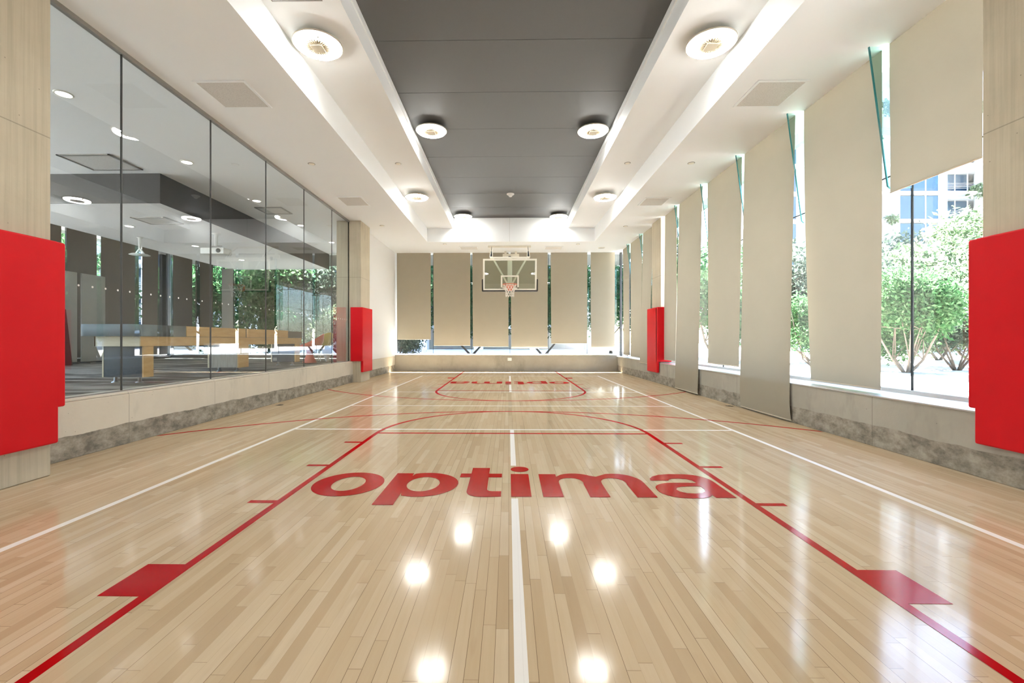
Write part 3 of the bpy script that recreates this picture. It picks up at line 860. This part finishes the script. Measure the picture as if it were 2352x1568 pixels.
lx = [-13.4, -12.31, -10.92, -9.07, -7.6, -6.5, -4.62]
w6 = glazing('window_6', 'y', 17.55, list(zip(lx, lx[1:])), .665, 4.6)
for x in (-10.92, -9.07, -7.6):
    MB().box(x - .008, x + .008, 17.30, 17.53, 2.0, 4.0).build('glass_fin', FIN, w6, label='clear glass fin')
    s = MB()
    for dx in (-.09, .09):
        s.bar((x, 17.36, 3.17), (x + dx, 17.52, 3.26), .014, .014).bar((x, 17.36, 3.17), (x + dx, 17.52, 3.08), .014, .014)
    s.build('spider_fitting', ALU, w6)
MB().box(-13.40, -13.24, 17.30, 17.45, ZF, ZC).build('trim_5', BLACK, kind='structure')
for (a, b), zb, lab in (((9.7, 13.06), .66, 'dark lounge blind behind the added pale reflection panel at far left'),
                        ((13.16, 14.20), .66, 'dark lounge blind second from the far left corner of the glass'),
                        ((14.34, 15.84), .66, 'dark lounge blind in the middle of the lounge side window'),
                        ((15.98, 17.2), .66, 'dark lounge blind next to the black lounge corner post')):
    blind(lab, (-13.3, a), (-13.3, b), (-13.3, a), (-13.3, b), 4.6, zb, BLINDD, group='dark lounge blinds', hemmat=BLACK)
for (a, b), zb, lab in (((-12.36, -13.16), .95, 'dark blind on lounge back window right of black post'),
                        ((-11.55, -12.24), .95, 'dark blind on lounge back window left of the open glass'),
                        ((-10.75, -11.20), .95, 'narrow grey blind on lounge back window beside the trees')):
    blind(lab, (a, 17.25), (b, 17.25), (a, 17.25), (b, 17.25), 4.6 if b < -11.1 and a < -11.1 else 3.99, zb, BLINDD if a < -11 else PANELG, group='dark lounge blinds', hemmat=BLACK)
# added pale panels stand in for a reflection over the lounge blinds
for (a, b), lab in (((12.2, 13.12), 'left added pale panel imitating a reflection over dark lounge blinds'), ((13.26, 14.05), 'right added pale panel imitating a reflection over dark lounge blinds')):
    t = empty('reflection_panel', (-12.9, (a + b) / 2, ZF), label=lab, cat='board', group='added reflection panels')
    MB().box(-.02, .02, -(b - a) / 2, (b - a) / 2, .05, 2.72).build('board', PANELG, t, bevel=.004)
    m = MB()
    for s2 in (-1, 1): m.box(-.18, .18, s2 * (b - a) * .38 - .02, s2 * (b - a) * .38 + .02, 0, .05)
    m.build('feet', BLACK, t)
t = empty('black_easel', (-12.2, 12.05, ZF), label='black leaning stand at left edge of glass beside red pad', cat='stand')
MB().prism_axis([(-.25, 0), (.22, 0), (.03, 1.55), (-.25, 1.55)], -.03, .03, 'x').build('panel', BLACK, t, bevel=.01)
MB().bar((-.02, 0, 1.4), (-.35, 0, 0), .03, .03).build('back_leg', BLACK, t)

# downlights
def downlight(x, y, z, lab):
    t = empty('downlight', (x, y, z), label=lab, cat='downlight', group='round lounge downlights')
    MB().lathe([(0, -.008), (.088, -.008)], 32).build('lens', DOWNM, t)
    MB().lathe([(.086, -.003), (.09, -.014), (.105, -.012), (.11, 0)], 32).build('trim_ring', WMETAL, t, True)
for i, (y, w) in enumerate(((6.06, 'nearest the left concrete column'), (8.42, 'second from the left column'), (10.78, 'third from the left column'), (13.1, 'fourth from the left column'), (15.4, 'farthest, beside the far concrete column'))):
    downlight(-6.14, y, ZC, 'round lounge downlight in high ceiling, ' + w)
for y, w in ((10.8, 'nearest'), (13.1, 'middle'), (15.4, 'farthest')):
    downlight(-9.3, y, 4.0, 'round downlight in lower lounge ceiling, ' + w)
# lounge vents
for x, y, z, w, d, lab in ((-7.78, 8.4, ZC, 1.0, .75, 'large framed vent in lounge ceiling before black bulkhead'), (-8.2, 10.3, 4.0, .8, .6, 'framed vent in lower lounge ceiling behind black bulkhead'),
                           (-6.15, 11.6, ZC, .7, .6, 'grey framed vent in lounge ceiling along the glass')):
    t = empty('lounge_vent', (x, y, z), label=lab, cat='vent', group='lounge vents')
    f = MB()
    for q in ((-w / 2, w / 2, -d / 2, -d / 2 + .04), (-w / 2, w / 2, d / 2 - .04, d / 2), (-w / 2, -w / 2 + .04, -d / 2, d / 2), (w / 2 - .04, w / 2, -d / 2, d / 2)):
        f.box(*q, -.02, 0)
    f.build('frame', TRACK, t)
    MB().box(-w / 2 + .04, w / 2 - .04, -d / 2 + .04, d / 2 - .04, -.012, -.002).build('vent_face', VENT, t)
# projector on a pole
t = empty('projector', (-7.68, 11.6, 4.0), label='white projector hung from lounge ceiling on a pole', cat='projector')
MB().lathe([(0, .003), (.11, .003), (.11, -.02), (.045, -.035), (.04, -.33), (.0, -.33)], 20).build('pole', PLASTIC, t, True)
MB().box(-.31, .31, -.17, .17, -.56, -.40).build('body', PLASTIC, t, bevel=.02, seg=3)
MB().tube([(.17, -.165, -.48), (.17, -.19, -.48)], .055, 20).build('lens', BLACK, t, True)
f = MB().bar((-.12, 0, -.33), (-.12, 0, -.40), .02, .02).bar((.12, 0, -.33), (.12, 0, -.40), .02, .02).box(-.15, .15, -.02, .02, -.335, -.32)
f.build('bracket', TRACK, t)
t = empty('ceiling_mount', (-10.05, 12.0, 4.0), label='white ceiling mount with round plate hanging left in lounge', cat='mount')
MB().lathe([(0, 0), (.08, -.002), (.04, -.03), (.035, -.30), (0, -.30)], 20).build('pole', PLASTIC, t, True)
f = MB().bar((0, 0, -.3), (-.12, 0, -.45), .03, .03).bar((0, 0, -.3), (.12, 0, -.45), .03, .03)
f.build('arm', PLASTIC, t)
MB().lathe([(0, -.45), (.2, -.46), (.24, -.48), (0, -.49)], 28).build('plate', PLASTIC, t, True)

# shuffleboard table
TX, TY0, TY1 = -6.28, 7.05, 12.65
tb = empty('shuffleboard_table', (TX, TY0, ZF), label='long maple shuffleboard table on carpet behind the glass', cat='game table')
L = TY1 - TY0; hw = .37
MB().box(-hw, -hw + .03, 0, L, .60, .76).box(hw - .03, hw, 0.022, L, .60, .76).build('side_rail', MAPLE, tb, bevel=.004)
MB().box(-hw, hw, 0, .022, .60, .76).build('end_rail', PALEW, tb, bevel=.004)
MB().box(-hw + .03, hw - .03, .022, L - .02, .66, .70).build('playing_surface', MAPLE, tb)
# curved blue-grey bumper wrapped round the near end
pts = [(hw + .03, .32), (hw + .03, .02)] + arc(hw - .12, .02, .15, 0, -PI / 2, 8) + arc(-hw - .02, .02, .15, -PI / 2, -PI, 8) + [(-hw - .17, .32)]
m = MB(); n = len(pts)
inn = [(x * .955, y * .97 + .02) for x, y in pts]
vs = [(x, y, z) for z in (.765, .955) for x, y in pts] + [(x, y, z) for z in (.765, .955) for x, y in inn]
fs = []
for i in range(n - 1):
    fs += [(i, i + 1, n + i + 1, n + i), (2 * n + i, 3 * n + i, 3 * n + i + 1, 2 * n + i + 1), (n + i, n + i + 1, 3 * n + i + 1, 3 * n + i), (i, 2 * n + i, 2 * n + i + 1, i + 1)]
fs += [(0, n, 3 * n, 2 * n), (n - 1, 3 * n - 1, 4 * n - 1, 2 * n - 1)]
m.add(vs, fs).build('end_bumper', FELT, tb, True)
SMOKE = plain('smoky_guard', (.12, .115, .105), .3)
for a, b, x in ((.33, L, -hw), (.33, 1.02, hw - .01)):
    MB().box(x, x + .02, a, b, .765, .955).build('guard', SMOKE, tb)
for a, b in ((1.03, 2.87), (2.97, 4.79)):
    MB().box(hw - .03, hw + .015, a, b, .765, .955).build('side_board', MAPLE, tb, bevel=.004)
MB().box(hw - .03, hw + .01, 4.80, L, .765, .94).build('end_board', plain('grey_brown_board', (.16, .14, .115), .5), tb)
for a, b, m1 in ((.11, .31, BLUEBK), (2.66, 3.04, GREYW), (5.28, 5.54, BLUEBK)):
    lg = MB().box(-hw + .06, hw - .045, a, b - .02, .10, .60).build('leg', m1, tb)
    MB().box(hw - .045, hw - .02, a - .004, b, .095, .60).build('leg_side', MAPLE, lg)
    MB().box(-hw + .035, -hw + .06, a - .004, b, .095, .60).build('leg_side', PALEW, lg)
    for x in (-.2, .2):
        MB().lathe([(0, 0), (.06, .0), (.06, .012), (.028, .03), (.022, .10)], 18, (x, (a + b) / 2, 0)).build('foot', ALU, lg, True)

# chairs
def shell_chair(name, loc, rz, mat, label, egg):
    t = empty(name, loc, rz, label=label, cat='chair')
    NU, NV = 24, 14; vs = []; fs = []
    for j in range(NV + 1):
        v = j / NV
        for i in range(NU + 1):
            u = i / NU
            a = PI * 2 * u
            r = .10 + .27 * math.sin(min(1, v * 1.25) * PI / 2)
            back = .5 + .5 * math.cos(a)      # 1 at the back of the seat
            z = .42 + v ** 1.9 * (.12 + (.42 if egg else .36) * back ** 1.6)
            vs.append((-r * math.cos(a) * (1.08 if egg else 1) - .05 * v * back, r * math.sin(a) * (1.1 if egg else 1.0), z))
    for j in range(NV):
        for i in range(NU):
            p = j * (NU + 1) + i
            fs.append((p, p + 1, p + NU + 2, p + NU + 1))
    o = MB().add(vs, fs).build('seat_shell', mat, t, True)
    sd = o.modifiers.new('th', 'SOLIDIFY'); sd.thickness = .018
    MB().lathe([(0, .405), (.11, .41), (.11, .425), (0, .43)], 20).build('seat_base', mat, t, True)
    if egg:
        for k in range(4):
            a = PI / 4 + PI / 2 * k
            MB().tube([(.08 * math.cos(a), .08 * math.sin(a), .42), (.27 * math.cos(a), .27 * math.sin(a), 0)], .011, 8).build('leg', PLASTIC, t, True)
    else:
        MB().lathe([(.0, 0), (.20, 0), (.205, .02), (.13, .16), (.09, .30), (.11, .41), (0, .42)], 28).build('pedestal', mat, t, True)
shell_chair('lounge_chair', (-6.17, 13.75, ZF), math.radians(200), CHAIRR, 'coral red lounge chair beyond end of shuffleboard table', False)
shell_chair('lounge_chair', (-6.42, 15.05, ZF), math.radians(165), CHAIRY, 'mustard yellow shell chair behind the red one', True)
t = empty('side_table', (-5.92, 14.45, ZF), label='white cone shaped side table in front of yellow chair', cat='table')
MB().lathe([(0, 0), (.03, .0), (.04, .03), (.16, .38), (.20, .44)], 24).build('cone_base', PLASTIC, t, True)
MB().lathe([(0, .44), (.22, .44), (.22, .455), (0, .455)], 28).build('table_top', PLASTIC, t, True)

# ------------------------------------------------------------------ outside
GZ = .34
g = MB()
for q in ((4.80, 130, -60, 130), (-130, -13.7, -60, 130), (-13.7, 4.80, 17.8, 130)):
    g.box(*q, GZ - .1, GZ)
g.build('ground', GRAVEL, kind='structure')
# roof slab with eaves; deep back eave added to shade the back blinds
MB().box(4.75, 5.27, YF, 20.9, ZC + .10, 5.1).box(-14.6, 4.75, 17.75, 20.9, ZC + .10, 5.1).box(-14.6, -13.7, .9, 17.75, ZC + .1, 5.1).box(-14.6, 5.27, YF, 20.9, 5.75, 5.95).build('roof', ROOFM, kind='structure')

def leaf_mesh(name, blobs, n, size, mat, parent, seed, aspect=2.0):
    r = np.random.default_rng(seed)
    V = []; F = []
    wts = np.array([b[3] * b[4] * b[5] for b in blobs]) ** (1 / 1.5); wts /= wts.sum()
    cnt = 0
    for bl, w in zip(blobs, wts):
        k = max(8, int(n * w))
        d = r.normal(size=(k, 3)); d /= np.linalg.norm(d, axis=1)[:, None]
        rad = r.uniform(.35, 1.0, size=(k, 1)) ** .6 * (1 + .18 * r.normal(size=(k, 1)))
        c = np.array(bl[:3]) + d * rad * np.array(bl[3:6])
        a = r.normal(size=(k, 3)); a /= np.linalg.norm(a, axis=1)[:, None]
        b = np.cross(a, r.normal(size=(k, 3))); b /= np.linalg.norm(b, axis=1)[:, None]
        s = size * r.uniform(.6, 1.3, size=(k, 1))
        p0 = c - a * s * aspect / 2; p1 = c + b * s / 2; p2 = c + a * s * aspect / 2; p3 = c - b * s / 2
        V.append(np.stack([p0, p1, p2, p3], 1).reshape(-1, 3))
        F.append(np.arange(k * 4).reshape(-1, 4) + cnt); cnt += k * 4
    V = np.concatenate(V); F = np.concatenate(F)
    me = bpy.data.meshes.new(name)
    me.from_pydata(V.tolist(), [], F.tolist())
    me.materials.append(mat)
    o = bpy.data.objects.new(name, me); COL.objects.link(o); o.parent = parent
    return o

def tree(loc, h, w, leaf, label, n=2600, size=.16, seed=1, stems=1, base=.35, cat='tree', name='leafy_tree', group=None):
    rn = random.Random(seed)
    t = empty(name, (loc[0], loc[1], GZ), label=label, cat=cat, group=group)
    blobs = []
    k = 9
    for i in range(k):
        a = 2 * PI * i / k + rn.random(); rr = w * .33 * rn.random() ** .5 * 1.2
        z = h * (base + (1 - base) * rn.uniform(.15, .82))
        sh = 1 - .35 * abs((z / h - base) / (1 - base) - .4)
        blobs.append((rr * math.cos(a), rr * math.sin(a), z, w * .30 * sh, w * .30 * sh, h * (1 - base) * .27))
    tr = MB()
    for s2 in range(stems):
        a = 2 * PI * s2 / max(1, stems) + .4; b = .16 * w if stems > 1 else .02
        p1 = (b * math.cos(a) * 1.0, b * math.sin(a), h * base * .8)
        p2 = (2.0 * b * math.cos(a) + .1 * w * rn.uniform(-1, 1), 2.0 * b * math.sin(a), h * (base + .35 * (1 - base)))
        r0 = (.028 if stems == 1 else .016) * h ** .8
        tr.tube([(.03 * math.cos(a), .03 * math.sin(a), -.05), p1, p2, (p2[0] * 1.3, p2[1] * 1.3, h * .85)], [r0, r0 * .75, r0 * .5, r0 * .15], 8)
        for q in range(4):
            e = blobs[rn.randrange(k)]
            tr.tube([p1 if q % 2 else p2, ((p1[0] + e[0]) / 2, (p1[1] + e[1]) / 2, (p1[2] + e[2]) / 2 + .05), e[:3]], [r0 * .45, r0 * .3, r0 * .1], 6)
    tr.build('trunk', BARK, t, True)
    leaf_mesh('foliage', blobs, int(n * 3.2), size * .58, leaf, t, seed, 2.4)
    return t
# garden seen beside the half-raised blind
tree((10.55, 12.0), 2.75, 2.0, LEAF1, 'fresh green shrub in gravel garden left of glass joint', 5200, .085, 3, 5, .16, 'shrub', 'garden_shrub')
tree((12.75, 12.9), 2.1, 2.3, LEAF2, 'grey green round shrub with bare stems on gravel by right pad', 5200, .07, 4, 6, .30, 'shrub', 'garden_shrub')
tree((15.2, 14.6), 3.3, 3.2, LEAF3, 'yellow green shrub behind the round grey green one', 4200, .12, 5, 4, .15, 'shrub', 'garden_shrub')
tree((18.5, 19.5), 5.2, 7.0, LEAF3, 'tall pale green tree filling the window below balconies', 6500, .20, 6, 2, .18)
tree((25.0, 24.0), 7.2, 7.0, LEAF3, 'tall pale green tree rising beside the right pad', 6500, .22, 7, 2, .18)
tree((27.5, 33.5), 8.0, 8.0, LEAF2, 'grey green tree standing between garden and balconies', 5000, .24, 8, 2, .2)
tree((12.4, 18.4), 5.2, 4.6, LEAF2, 'grey green tree seen in the gap left of the wide blind', 4200, .16, 9, 3, .15)
tree((10.1, 14.9), 2.3, 2.4, LEAF1, 'low green shrub at foot of the narrow gap between blinds', 3000, .10, 10, 4, .12, 'shrub', 'garden_shrub')
tree((9.0, 19.5), 5.0, 4.0, LEAF1, 'green tree seen through gap beside the floor-length blind', 3200, .16, 11, 2, .2)
tree((8.3, 25.0), 6.0, 5.0, LEAF4, 'dark green tree beyond the far right window corner', 3200, .18, 12, 1, .25)
tree((6.6, 29.0), 6.5, 5.5, LEAF3, 'yellow green tree beyond the black corner post', 3000, .20, 13, 1, .2)
for i, (x, y, h, w, lf, lab) in enumerate((
        (-16.8, 24.0, 6.2, 5.5, LEAF4, 'dark green tree outside lounge corner by black post'),
        (-12.6, 23.6, 5.8, 5.0, LEAF1, 'green tree outside lounge window left of the fins'),
        (-9.4, 25.0, 6.4, 5.6, LEAF2, 'grey green tree outside middle of lounge window'),
        (-6.0, 24.2, 5.2, 5.2, LEAF1, 'green tree outside lounge window near far column'),
        (-2.2, 26.5, 6.0, 5.2, LEAF4, 'dark green tree behind back blinds left of hoop'),
        (2.0, 25.5, 5.8, 5.0, LEAF4, 'dark green tree behind back blinds under the hoop'),
        (-20.5, 19.0, 6.5, 6.0, LEAF1, 'green tree outside lounge side window, nearer'),
        (-19.5, 14.0, 6.0, 6.0, LEAF2, 'grey green tree outside lounge side window behind the reflection panels'))):
    tree((x, y), h, w, lf, lab, 3600, .19, 20 + i, 2, .16)
for i, (x, y, lf, lab) in enumerate(((-7.9, 20.6, LEAF3, 'bright yellow green shrub outside lounge window above the table'), (-10.6, 21.2, LEAF4, 'dark green shrub outside lounge window behind fins'), (-5.2, 21.0, LEAF2, 'grey green shrub outside lounge window beside far column'))):
    tree((x, y), 2.3, 2.4, lf, lab, 2400, .10, 40 + i, 4, .12, 'shrub', 'garden_shrub')

# apartment building with planted balconies
def building(loc, x0, x1, z0, nfl, fh, label, bay=5.2, rz=0, depth=6.0, seed=3):
    rn = random.Random(seed)
    t = empty('apartment_building', loc, rz, label=label, cat='building', group='balcony apartment buildings')
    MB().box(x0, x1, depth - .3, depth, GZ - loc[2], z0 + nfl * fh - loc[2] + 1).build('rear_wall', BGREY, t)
    nb = int((x1 - x0) / bay)
    for k in range(nfl + 1):
        z = z0 + k * fh - loc[2]
        MB().box(x0, x1, 0, depth, z - .32, z).build('floor_slab', BWHITE, t)
        if k == nfl: break
        for b in range(nb):
            a = x0 + b * bay
            solid = (b % 3 == 0)
            yw = .35 if solid else 2.4
            wn = MB().box(a + .45, a + bay - .45, yw, yw + .1, z + .02, z + fh - .42).build('window', BGLZ, t)
            m = MB()
            for q in range(4): m.box(a + .45 + q * (bay - .9) / 3 - .05, a + .45 + q * (bay - .9) / 3 + .05, yw - .05, yw + .12, z, z + fh - .33)
            m.build('window_frame', BWHITE, wn)
            if solid: continue
            pm = MB()
            for q in range(4): pm.box(a + .42, a + bay - .42, .18, .22, z + .35 + q * .18, z + .38 + q * .18)
            pm.build('railing', TRACK, t)
            if rn.random() < .85:
                bl = [(a + rn.uniform(.4, bay - .4), -.05, z + rn.uniform(-.5, .3), .6, .35, rn.uniform(.25, .75)) for q in range(5)]
                leaf_mesh('balcony_plants', bl, 420, .20, LEAF3, t, seed + k * 31 + b)
    for b in range(nb + 1):
        a = x0 + b * bay
        MB().box(a - .42, a + .42, .25, 1.6, GZ - loc[2], z0 + nfl * fh - loc[2]).build('column', BWHITE, t)
    return t
building((0, 50, 0), 27.4, 74.5, 2.30, 9, 3.07, 'white apartment building with planted balconies seen at right', 5.2)
building((0, 41, 0), -60, 9, 2.6, 7, 3.05, 'white apartment building behind trees seen through lounge window', 5.2, seed=9)  # nearness and height invented so it shades the ground behind the back windows

# ------------------------------------------------------------------ sky, sun
wd = bpy.data.worlds.new('sky'); SC.world = wd; wd.use_nodes = True
nt = wd.node_tree; nt.nodes.clear()
sk = nt.nodes.new('ShaderNodeTexSky'); sk.sky_type = 'NISHITA'; sk.sun_disc = False
sk.sun_elevation = math.radians(47); sk.sun_rotation = math.radians(0); sk.air_density = 1.0; sk.dust_density = 1.5
bg = nt.nodes.new('ShaderNodeBackground'); bg.inputs[1].default_value = 1.7
ou = nt.nodes.new('ShaderNodeOutputWorld')
nt.links.new(sk.outputs[0], bg.inputs[0]); nt.links.new(bg.outputs[0], ou.inputs[0])
sun = bpy.data.lights.new('sun', 'SUN'); sun.energy = 165.0; sun.angle = math.radians(.6); sun.color = (1.0, .97, .92)
so = bpy.data.objects.new('sun', sun); COL.objects.link(so)
so.rotation_euler = Vector((-.02, -1.0, -1.07)).to_track_quat('-Z', 'Y').to_euler()

# ------------------------------------------------------------------ camera
f_px = 1025.0; yaw = .0164
cam = bpy.data.cameras.new('camera'); co = bpy.data.objects.new('camera', cam); COL.objects.link(co)
cam.sensor_width = 36; cam.sensor_fit = 'HORIZONTAL'; cam.lens = f_px / 2352 * 36
up = 1168 - f_px * math.tan(yaw)
cam.shift_x = (1176 - up) / 2352
cam.shift_y = (781 - 784) / 2352
cam.clip_start = .05; cam.clip_end = 500
co.location = (0, 0, 1.2); co.rotation_euler = (PI / 2, 0, yaw)
SC.camera = co

SC.view_settings.view_transform = 'Standard'
SC.view_settings.look = 'None'
SC.view_settings.exposure = 0.65
SC.view_settings.gamma = 1.0
SC.view_settings.use_curve_mapping = False
cy = SC.cycles
cy.use_denoising = True
cy.max_bounces = 10; cy.diffuse_bounces = 5; cy.glossy_bounces = 4; cy.transmission_bounces = 6; cy.transparent_max_bounces = 24
cy.sample_clamp_indirect = 8.0
cy.caustics_reflective = True; cy.blur_glossy = 1.0; cy.caustics_refractive = False
